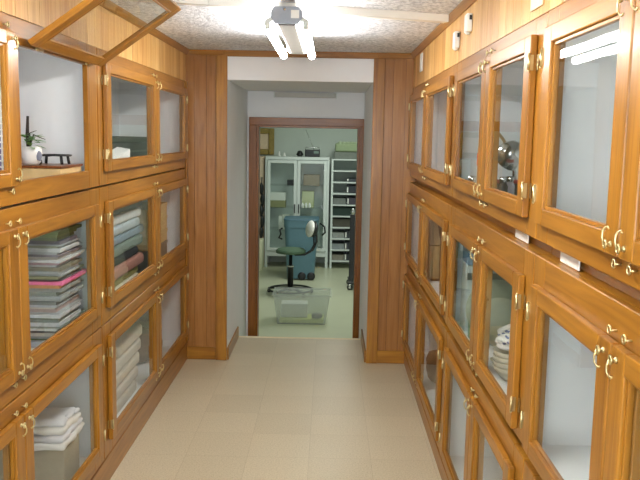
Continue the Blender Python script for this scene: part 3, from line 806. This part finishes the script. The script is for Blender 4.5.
mid = (cx0+cx1)/2
for xa, xb, hx in ((cx0+.032, mid-.003, mid-.03), (mid+.003, cx1-.032, mid+.03)):
    d = MB(); fw = .045
    za, zb = F0+.255, ct-.05
    d.box((xa, cy0-.02, za), (xa+fw, cy0-.001, zb), w, .002).box((xb-fw, cy0-.02, za), (xb, cy0-.001, zb), w, .002)
    d.box((xa+fw, cy0-.02, za), (xb-fw, cy0-.001, za+fw), w, .002).box((xa+fw, cy0-.02, zb-fw), (xb-fw, cy0-.001, zb), w, .002)
    dd = d.build('door', t)
    MB().box((xa+fw+.001, cy0-.013, za+fw+.001), (xb-fw-.001, cy0-.009, zb-fw-.001), M['glass_lab']).build('glass_pane', dd)
    MB().box((hx-.008, cy0-.04, .47), (hx+.008, cy0-.021, .60), M['black'], .003).build('handle', dd)
def lab(name, a, b_, m, label, cat, group=None, bev=.004): return small(name, a, b_, m, label, cat, group, bev)
lab('camera', (-.62, 11.55, SHZ[2]), (-.50, 11.65, SHZ[2]+.075), M['black'], 'small black camera on the upper cabinet shelf', 'camera')
lab('carton', (-.87, 11.52, SHZ[1]+.0), (-.64, 11.7, SHZ[1]+.10), colour(150, 148, 104), 'khaki carton on the middle left cabinet shelf', 'box')
lab('carton', (-.87, 11.52, SHZ[1]+.101), (-.64, 11.7, SHZ[1]+.22), M['white_plastic'], 'white carton on top of the khaki carton', 'box')
lab('carton', (-.38, 11.52, SHZ[2]), (-.14, 11.7, SHZ[2]+.16), colour(150, 136, 116), 'brown-grey carton on the upper right cabinet shelf', 'box')
lab('carton', (-.40, 11.55, SHZ[1]), (-.22, 11.75, SHZ[1]+.24), colour(190, 196, 150), 'yellow-green carton on the middle right cabinet shelf', 'box')
for k in range(3):
    X, z = -.36+.0*k, SHZ[1]+.0
    Y = 11.50
    tag(MB().lathe((-.385+.052*k, Y, SHZ[1]), [(.018, 0), (.02, .004), (.02, .05), (.010, .06), (.012, .075), (0, .076)], M['white_plastic'], 14).build('bottle', origin=(-.385+.052*k, Y, SHZ[1])),
        ['leftmost', 'middle', 'rightmost'][k]+' of three small white bottles before the yellow-green carton', 'bottle', 'white bottles in the cabinet')
lab('carton', (-.74, 11.52, SHZ[0]), (-.5, 11.7, SHZ[0]+.2), M['white_plastic'], 'white carton on the lowest cabinet shelf', 'box')
# radio on cabinet
t = thing('radio', 'black portable radio with raised aerial on the white cabinet', 'radio', (-.26, 11.6, ct))
MB().box((-.365, 11.56, ct+.001), (-.145, 11.63, ct+.105), M['black'], .008, 2).build('body', t)
MB().box((-.35, 11.556, ct+.02), (-.25, 11.5598, ct+.085), colour(60, 64, 66), .001).build('speaker_grille', t)
MB().box((-.235, 11.556, ct+.05), (-.16, 11.5598, ct+.085), colour(120, 140, 130), .001).build('tuning_dial', t)
MB().tube([(-.355, 11.6, ct+.10), (-.355, 11.6, ct+.135), (-.155, 11.6, ct+.135), (-.155, 11.6, ct+.10)], .006, M['steel'], 6).build('handle', t)
MB().tube([(-.23, 11.62, ct+.10), (-.36, 11.64, ct+.40)], .003, M['steel'], 6).build('aerial', t)
tag(MB().blob((-.44, 11.6, ct+.036), (.05, .04, .045), M['black'], 4, .15, 3, squash=.035).build('camera_bag', origin=(-.44, 11.6, ct)), 'small round black bag beside the radio', 'bag')
for k, (X, nm) in enumerate(((-.745, 'taller white figurine on the left end of the white cabinet'), (-.67, 'lower white figurine nearer the black bag on the cabinet'))):
    h = .075-.02*k
    tag(MB().lathe((X, 11.6, ct+.001), [(.022, 0), (.024, .006), (.014, h*.4), (.02, h*.6), (.009, h*.75), (.013, h*.88), (0, h)], M['white_plastic'], 16).build('figurine', origin=(X, 11.6, ct)), nm, 'figurine', 'figurines on the cabinet')
# picture
t = thing('picture', 'gold-framed pale picture on the far wall', 'picture', (-1.0, RY, 1.3))
px0, px1, pz0, pz1 = -1.25, -.845, 1.30, 1.70
f = MB(); fw = .085
for a, b_ in (((px0, RY-.04, pz0), (px0+fw, RY-.001, pz1)), ((px1-fw, RY-.04, pz0), (px1, RY-.001, pz1)), ((px0+fw, RY-.04, pz0), (px1-fw, RY-.001, pz0+fw)), ((px0+fw, RY-.04, pz1-fw), (px1-fw, RY-.001, pz1))):
    f.box(a, b_, colour(150, 128, 58, .35, .3, 60), .012, 2)
f.build('frame', t)
MB().box((px0+fw, RY-.012, pz0+fw), (px1-fw, RY-.002, pz1-fw), colour(232, 208, 178)).build('canvas', t)
# cream cupboard and dark coats at left
t = thing('cupboard', 'tall cream cupboard left of the white glass cabinet', 'cupboard', (-1.15, 11.6, F0))
MB().box((-1.45, 11.5, F0+.001), (-.955, 11.9, 1.28), colour(224, 200, 172), .004).build('cupboard_body', t)
MB().box((-1.44, 11.482, F0+.06), (-.965, 11.499, 1.25), colour(226, 204, 178), .003).build('door', t)
mb = MB()
for k in range(5):
    mb.blob((-.985+.012*(k % 2), 11.41, .18+.16*k), (.032, .045, .09), M['black'], 40+k, .2, 2)
mb.tube([(-.985, 11.40, .10), (-.985, 11.42, .98)], .008, M['black'], 6); mb.tube([(-.985, 11.42, .98), (-.985, 11.4815, .98)], .006, M['black'], 6)
tag(mb.build('hanging_bag', origin=(-.985, 11.4, .1)), 'lumpy black bags hanging on the cream cupboard front', 'bag')
tag(MB().box((-1.15, 11.1, F0+.001), (-.945, 11.38, .09), colour(222, 222, 190), .006).build('low_cabinet', origin=(-1.05, 11.2, F0)), 'low pale yellow-white cabinet at the left end of the white glass cabinet', 'cabinet')

# shelf rack at right
sx0, sx1, sy0, sy1 = .03, .62, 11.42, 11.82
t = thing('shelf_rack', 'white metal rack of many thin shelves right of the glass cabinet', 'shelving', (.32, 11.62, F0))
for xa in (sx0, sx1-.03):
    for ya in (sy0, sy1-.03):
        MB().box((xa, ya, F0+.001), (xa+.03, ya+.03, 1.265), w, .002).build('post', t)
SZ = [1.25-.1665*k for k in range(10)]
for z in SZ: MB().box((sx0+.001, sy0-.004, z), (sx1-.001, sy1-.001, z+.02), w, .002).build('shelf', t)
MB().box((sx0+.01, sy1+.0005, F0+.02), (sx1-.01, sy1+.006, 1.25), colour(178, 186, 180)).build('back_sheet', t)  # pale sheet added behind the shelves to lighten the rack's dark interior
rng = random.Random(8)
rk = [(2, .27, .52, .045, (70, 74, 80)), (3, .27, .52, .11, (52, 54, 62)), (4, .28, .55, .10, (76, 70, 80)), (4, .065, .25, .09, (120, 124, 120)), (5, .065, .57, .12, (38, 56, 50)),
      (6, .065, .45, .12, (78, 76, 66)), (7, .26, .55, .11, (58, 60, 66)), (8, .26, .55, .11, (58, 60, 68)), (9, .26, .55, .10, (54, 56, 62)), (7, .065, .24, .08, (150, 154, 150)), (8, .065, .24, .08, (140, 146, 148)), (9, .065, .24, .08, (136, 130, 118))]
ordn = ['top', 'second', 'third', 'fourth', 'fifth', 'sixth', 'seventh', 'eighth', 'ninth', 'lowest']
for (k, xa, xb, h, c) in rk:
    z = SZ[k]+.0205
    side = 'left' if xb < .3 else ('right' if xa > .2 else 'wide')
    tone = 'dark' if max(c) < 100 else 'grey'
    t2 = thing('file_box', f'{tone} box on the {side} side of the {ordn[k]} rack shelf' if side != 'wide' else f'wide {tone} box filling the {ordn[k]} rack shelf', 'box', ((xa+xb)/2, 11.6, z), 'boxes on the white rack')
    MB().box((xa, 11.46, z), (xb, 11.78, z+h), colour(*c), .003).build('body', t2)
    if side == 'right':
        MB().box((xa-.006, 11.452, z+.01), (xa+.014, 11.4597, z+min(h, .09)), M['white_plastic'], .002).build('end_label', t2)
tag(MB().box((.07, 11.46, 1.2705), (.46, 11.78, 1.37), colour(120, 126, 118), .004).build('carton', origin=(.27, 11.6, 1.27)), 'grey carton on top of the white rack', 'box')
mb = MB(); mb.box((.08, 11.47, 1.371), (.45, 11.77, 1.50), colour(150, 166, 130), .03, 3)
for k in range(5): mb.blob((.15+.06*k, 11.52, 1.505), (.035, .04, .02), colour(176, 190, 158), 60+k, .2, 2)
tag(mb.build('green_bundle', origin=(.27, 11.6, 1.371)), 'grey-green wrapped bundle on the carton atop the rack', 'bundle')
t = thing('oxygen_bottle', 'dark teal cylinder standing at the right end of the rack top', 'cylinder', (.535, 11.6, 1.27))
MB().lathe((.535, 11.6, 1.2705), [(.05, 0), (.055, .01), (.055, .26), (.02, .31), (.02, .33), (0, .331)], colour(52, 96, 92, .35), 20).build('body', t)

# trash can with wheels
t = thing('wheeled_bin', 'blue-grey plastic wheeled bin before the white cabinet', 'bin', (-.365, 10.62, F0))
blu = colour(92, 128, 142, .45, .04)
def rbox(mb, cx, cy, z0, z1, a0, b0, a1, b1, m, rr=.35, n=8):
    before = set(mb.bm.faces); R = []
    for z, a, b_ in ((z0, a0, b0), (z1, a1, b1)):
        ring = []
        for q in range(4):
            for j in range(n+1):
                an = PI/2*q+PI/2*j/n
                sxx = 1 if q in (0, 3) else -1; syy = 1 if q in (0, 1) else -1
                ring.append(mb.bm.verts.new((cx+sxx*a*(1-rr)+a*rr*math.cos(an), cy+syy*b_*(1-rr)+b_*rr*math.sin(an), z)))
        R.append(ring)
    N_ = len(R[0])
    for k in range(N_): mb.bm.faces.new((R[0][k], R[0][(k+1) % N_], R[1][(k+1) % N_], R[1][k]))
    mb.bm.faces.new(list(reversed(R[0]))); mb.bm.faces.new(R[1])
    mb._done(before, m)
b = MB(); rbox(b, -.365, 10.62, F0+.02, .37, .185, .18, .225, .225, blu); b.build('bin_body', t)
b = MB(); rbox(b, -.365, 10.62, .3705, .47, .232, .235, .236, .24, blu); rbox(b, -.365, 10.62, .4705, .486, .242, .246, .234, .236, colour(70, 104, 120, .45)); b.build('rim', t)
for sx in (-1, 1):
    X = -.365+sx*.255
    MB().tube([(X, 10.55, .42), (X+sx*.06, 10.5, .38), (X+sx*.07, 10.5, .30), (X+sx*.03, 10.53, .26)] if sx > 0 else [(X, 10.5, .35), (X-.035, 10.48, .33), (X-.02, 10.48, .27), (X-.045, 10.48, .22), (X-.004, 10.5, .20)], .012, M['black'], 8).build('clamp_handle', t)
for X in (-.345, -.22):
    MB().lathe((X, 10.44, F0+.056), [(.03, -.018), (.055, -.016), (.055, .016), (.03, .018)], M['black'], 20, axis=1).build('wheel', t)
tag(lab('paper_tag', (-.68, 11.385, .33), (-.56, 11.396, .45), colour(170, 180, 168), 'x', 'paper'), 'pale paper taped to the cabinet pane left of the bin', 'paper')

# task chair
t = thing('task_chair', 'green office stool chair with small backrest by the blue bin', 'chair', (-.455, 9.5, F0))
cxx, cyy = -.455, 9.5
gm = colour(74, 98, 76, .8, .1)
MB().lathe((cxx, cyy, .155), [(.12, 0), (.18, .012), (.185, .04), (.16, .062), (.08, .07), (0, .071)], gm, 32).build('seat', t)
MB().lathe((cxx, cyy, F0+.1), [(.036, 0), (.036, .24), (.038, .241), (.038, .26), (.022, .262), (.022, .405)], M['black'], 16).build('post', t)
MB().lathe((cxx, cyy, F0+.34), [(.039, 0), (.039, .02)], M['steel'], 16).build('collar', t)
bs = MB(); bs.lathe((cxx, cyy, F0+.05), [(.05, 0), (.05, .03), (.03, .05)], M['black'], 16)
bs.tube([(cxx+.27*math.cos(2*PI*k/28), cyy+.27*math.sin(2*PI*k/28), F0+.06) for k in range(28)], .012, M['black'], 8, True)
bs.build('base_ring', t)
for k in range(5):
    a = 2*PI*k/5+.35
    MB().tube([(cxx+.04*math.cos(a), cyy+.04*math.sin(a), F0+.075), (cxx+.29*math.cos(a), cyy+.29*math.sin(a), F0+.055)], [.018, .012], M['black'], 8).build('leg', t)
    MB().lathe((cxx+.28*math.cos(a), cyy+.28*math.sin(a)-.012, F0+.024), [(.023, 0), (.023, .024)], M['black'], 12, axis=1).build('caster', t)
MB().tube([(cxx+.05, cyy+.0, .15), (cxx+.19, cyy+.03, .155), (cxx+.27, cyy+.04, .20), (cxx+.315, cyy+.04, .30), (cxx+.305, cyy+.04, .48)], .015, M['black'], 8).build('back_bar', t)
MB().tube([(cxx+.05, cyy-.04, .145), (cxx+.17, cyy-.01, .145), (cxx+.24, cyy+.0, .18), (cxx+.285, cyy+.01, .27), (cxx+.28, cyy+.01, .42)], .011, M['black'], 8).build('back_bar', t)
bk = MB(); bk.blob((0, 0, 0), (.045, .15, .105), M['white_plastic'], 1, .0, 3)
o = bk.build('backrest_shell', t, (0, 0, 0)); o.location = Vector((cxx+.235, cyy+.02, .465))-parent_origin(t); o.rotation_euler = (0, .22, .25)
bk = MB(); bk.blob((0, 0, 0), (.045, .145, .10), M['black'], 1, .0, 3)
o = bk.build('backrest_cover', t, (0, 0, 0)); o.location = Vector((cxx+.272, cyy+.025, .46))-parent_origin(t); o.rotation_euler = (0, .22, .25)

# storage tote
def clear_plastic():
    m, nt, b = newmat('clear_plastic'); N, L = nt.nodes, nt.links
    tr = N.new('ShaderNodeBsdfTransparent'); tr.inputs[0].default_value = (.93, .95, .92, 1)
    mx = N.new('ShaderNodeMixShader'); mx.inputs[0].default_value = .3
    b.inputs['Base Color'].default_value = srgb(216, 219, 214); b.inputs['Roughness'].default_value = .3
    L.new(tr.outputs[0], mx.inputs[1]); L.new(b.outputs[0], mx.inputs[2]); L.new(mx.outputs[0], N['Material Output'].inputs[0])
    return m
M['clear'] = clear_plastic()
t = thing('storage_tote', 'clear plastic storage tote on the floor beyond the doorway', 'tote', (-.26, 8.08, F0))
tc0, tc1, ty0, ty1 = -.555, .035, 7.90, 8.28
def tote(z0, z1, ins):
    mb = MB(); th = .006
    a = [(tc0+ins, ty0+ins*.7), (tc1-ins, ty0+ins*.7), (tc1-ins, ty1-ins*.7), (tc0+ins, ty1-ins*.7)]
    b_ = [(tc0, ty0), (tc1, ty0), (tc1, ty1), (tc0, ty1)]
    before = set(mb.bm.faces)
    def ring(p, z, off): 
        c = ((tc0+tc1)/2, (ty0+ty1)/2)
        return [mb.bm.verts.new((x+(off if x < c[0] else -off), y+(off if y < c[1] else -off), z)) for x, y in p]
    o0, o1, i1, i0 = ring(a, z0, 0), ring(b_, z1, 0), ring(b_, z1, th), ring(a, z0+th, th)
    for A, B in ((o0, o1), (o1, i1), (i1, i0)):
        for k in range(4): mb.bm.faces.new((A[k], A[(k+1) % 4], B[(k+1) % 4], B[k]))
    mb.bm.faces.new(o0); mb.bm.faces.new(i0)
    mb._done(before, M['clear']); return mb
tote(F0+.001, -.035, .045).build('tub', t)
r = MB()
for a, b_ in (((tc0-.012, ty0-.012, -.05), (tc1+.012, ty0-.0005, -.03)), ((tc0-.012, ty1+.0005, -.05), (tc1+.012, ty1+.012, -.03)), ((tc0-.012, ty0, -.05), (tc0-.0005, ty1, -.03)), ((tc1+.0005, ty0, -.05), (tc1+.012, ty1, -.03))):
    r.box(a, b_, M['clear'], .002)
r.build('rim', t)
tag(MB().box((-.49, 7.95, F0+.009), (-.03, 8.22, F0+.05), colour(196, 204, 110), .004).build('file_folder', origin=(-.26, 8.08, F0)), 'yellow-green folders lying in the clear tote', 'folder')
tag(MB().blob((-.10, 8.0, F0+.082), (.06, .045, .03), colour(60, 62, 66), 5, .1, 3, squash=.029).build('pouch', origin=(-.10, 8.0, F0+.05)), 'small dark pouch at the right end inside the clear tote', 'pouch')
tag(MB().box((-.48, 8.02, F0+.052), (-.20, 8.2, F0+.20), colour(206, 208, 204), .01, 2).build('paper_stack', origin=(-.34, 8.1, F0+.05)), 'white papers standing on the folders in the clear tote', 'papers')

# rolling cart at right edge
t = thing('equipment_cart', 'black rolling equipment stand at the right side of the doorway', 'cart', (.40, 9.85, F0))
ex, ey = .305, 9.85
MB().box((ex-.03, ey-.03, F0+.09), (ex+.035, ey+.03, .62), M['black'], .004).build('post', t)
MB().box((ex+.045, ey-.02, F0+.25), (ex+.33, ey+.35, .12), colour(48, 50, 54), .006).build('lower_cabinet', t)
MB().box((ex-.035, ey-.04, F0+.075), (ex+.36, ey-.01, F0+.105), M['black'], .004).box((ex-.035, ey+.34, F0+.075), (ex+.36, ey+.37, F0+.105), M['black'], .004).box((ex-.03, ey-.01, F0+.075), (ex+.0, ey+.34, F0+.105), M['black'], .004).box((ex+.0, ey-.01, F0+.106), (ex+.36, ey+.34, F0+.116), M['black']).build('base', t)
MB().box((ex+.046, ey-.0, F0+.117), (ex+.30, ey+.3, F0+.249), M['black']).build('drawer_unit', t)
for X in (ex-.015, ex+.33):
    for Y in (ey-.03, ey+.35):
        c_ = MB().lathe((X, Y-.015, F0+.036), [(.012, 0), (.035, .002), (.035, .028), (.012, .03)], M['black'], 18, axis=1).build('caster', t)
        MB().lathe((X, Y-.019, F0+.036), [(.02, 0), (.02, .0035)], M['steel'], 14, axis=1).build('hub', c_)
        MB().box((X-.01, Y-.022, F0+.05), (X+.01, Y+.022, F0+.0745), M['steel'], .002).build('fork', c_)
MB().blob((ex+.003, ey-.05, .66), (.028, .02, .04), M['steel'], 3, .05, 3).build('clamp', t)
mb = MB(); mb.hexa([(ex+.05, ey-.05, .30), (ex+.14, ey-.05, .28), (ex+.14, ey-.02, .28), (ex+.05, ey-.02, .30), (ex+.13, ey-.05, .70), (ex+.16, ey-.05, .70), (ex+.16, ey-.02, .70), (ex+.13, ey-.02, .70)], M['cloth_white'])
mb.tube([(ex+.0355, ey-.035, .61), (ex+.14, ey-.035, .69)], .005, M['steel'], 6)
tag(mb.build('towel', origin=(ex+.1, ey-.035, .3)), 'white towel hanging from the black equipment stand', 'towel')

# ------------------------------------------------------------------ added lights: one behind the camera, one unseen in the far room + faint room bounce
FILL_POWER = 82
def area(name, loc, size, power, col=(1, 1, 1), rot=(0, 0, 0)):
    l = bpy.data.lights.new(name, 'AREA'); l.shape = 'RECTANGLE'; l.size, l.size_y = size; l.energy = power; l.color = col
    o = bpy.data.objects.new(name, l); COL.objects.link(o); o.location = loc; o.rotation_euler = rot
    return o
area('added_window_light', (-.2, YB-.05, 1.41), (2.0, 1.25), FILL_POWER, (.90, .96, 1.0), (math.radians(90), 0, 0))  # frontal fill light added behind the camera, set in the added window
area('lab_fill_light', (.4, 9.3, 2.38), (.6, 2.4), 36, (.93, 1.0, .92))  # unseen light added below the ceiling to brighten the far room

wd = bpy.data.worlds.new('world'); SC.world = wd; wd.use_nodes = True
wd.node_tree.nodes['Background'].inputs[0].default_value = (.9, .95, 1, 1); wd.node_tree.nodes['Background'].inputs[1].default_value = .02

# ------------------------------------------------------------------ camera
cam = bpy.data.cameras.new('camera'); co = bpy.data.objects.new('camera', cam); COL.objects.link(co)
f_px, roll = 780., .0185
vp = Vector(((330-320)/f_px, (136-240)/f_px, 1)).normalized()
xw = Vector((math.cos(roll), math.sin(roll), 0)); xw = (xw - vp*xw.dot(vp)).normalized()
zw = -(vp.cross(xw))
if zw.y > 0: zw = -zw
rows = [xw, vp, zw]
right = Vector([r[0] for r in rows]); down = Vector([r[1] for r in rows]); fwd = Vector([r[2] for r in rows])
mw = Matrix((( right.x, -down.x, -fwd.x, 0), (right.y, -down.y, -fwd.y, 0), (right.z, -down.z, -fwd.z, 1.6), (0, 0, 0, 1)))
co.matrix_world = mw
cam.sensor_width = 36; cam.lens = f_px/640*36; cam.clip_start = .05; cam.clip_end = 60
SC.camera = co
SC.view_settings.view_transform = 'Standard'; SC.view_settings.look = 'None'
SC.view_settings.exposure = .5; SC.view_settings.gamma = 1
SC.cycles.use_denoising = True
SC.cycles.max_bounces = 12; SC.cycles.transparent_max_bounces = 24; SC.cycles.caustics_reflective = False
SC.cycles.sample_clamp_indirect = 6
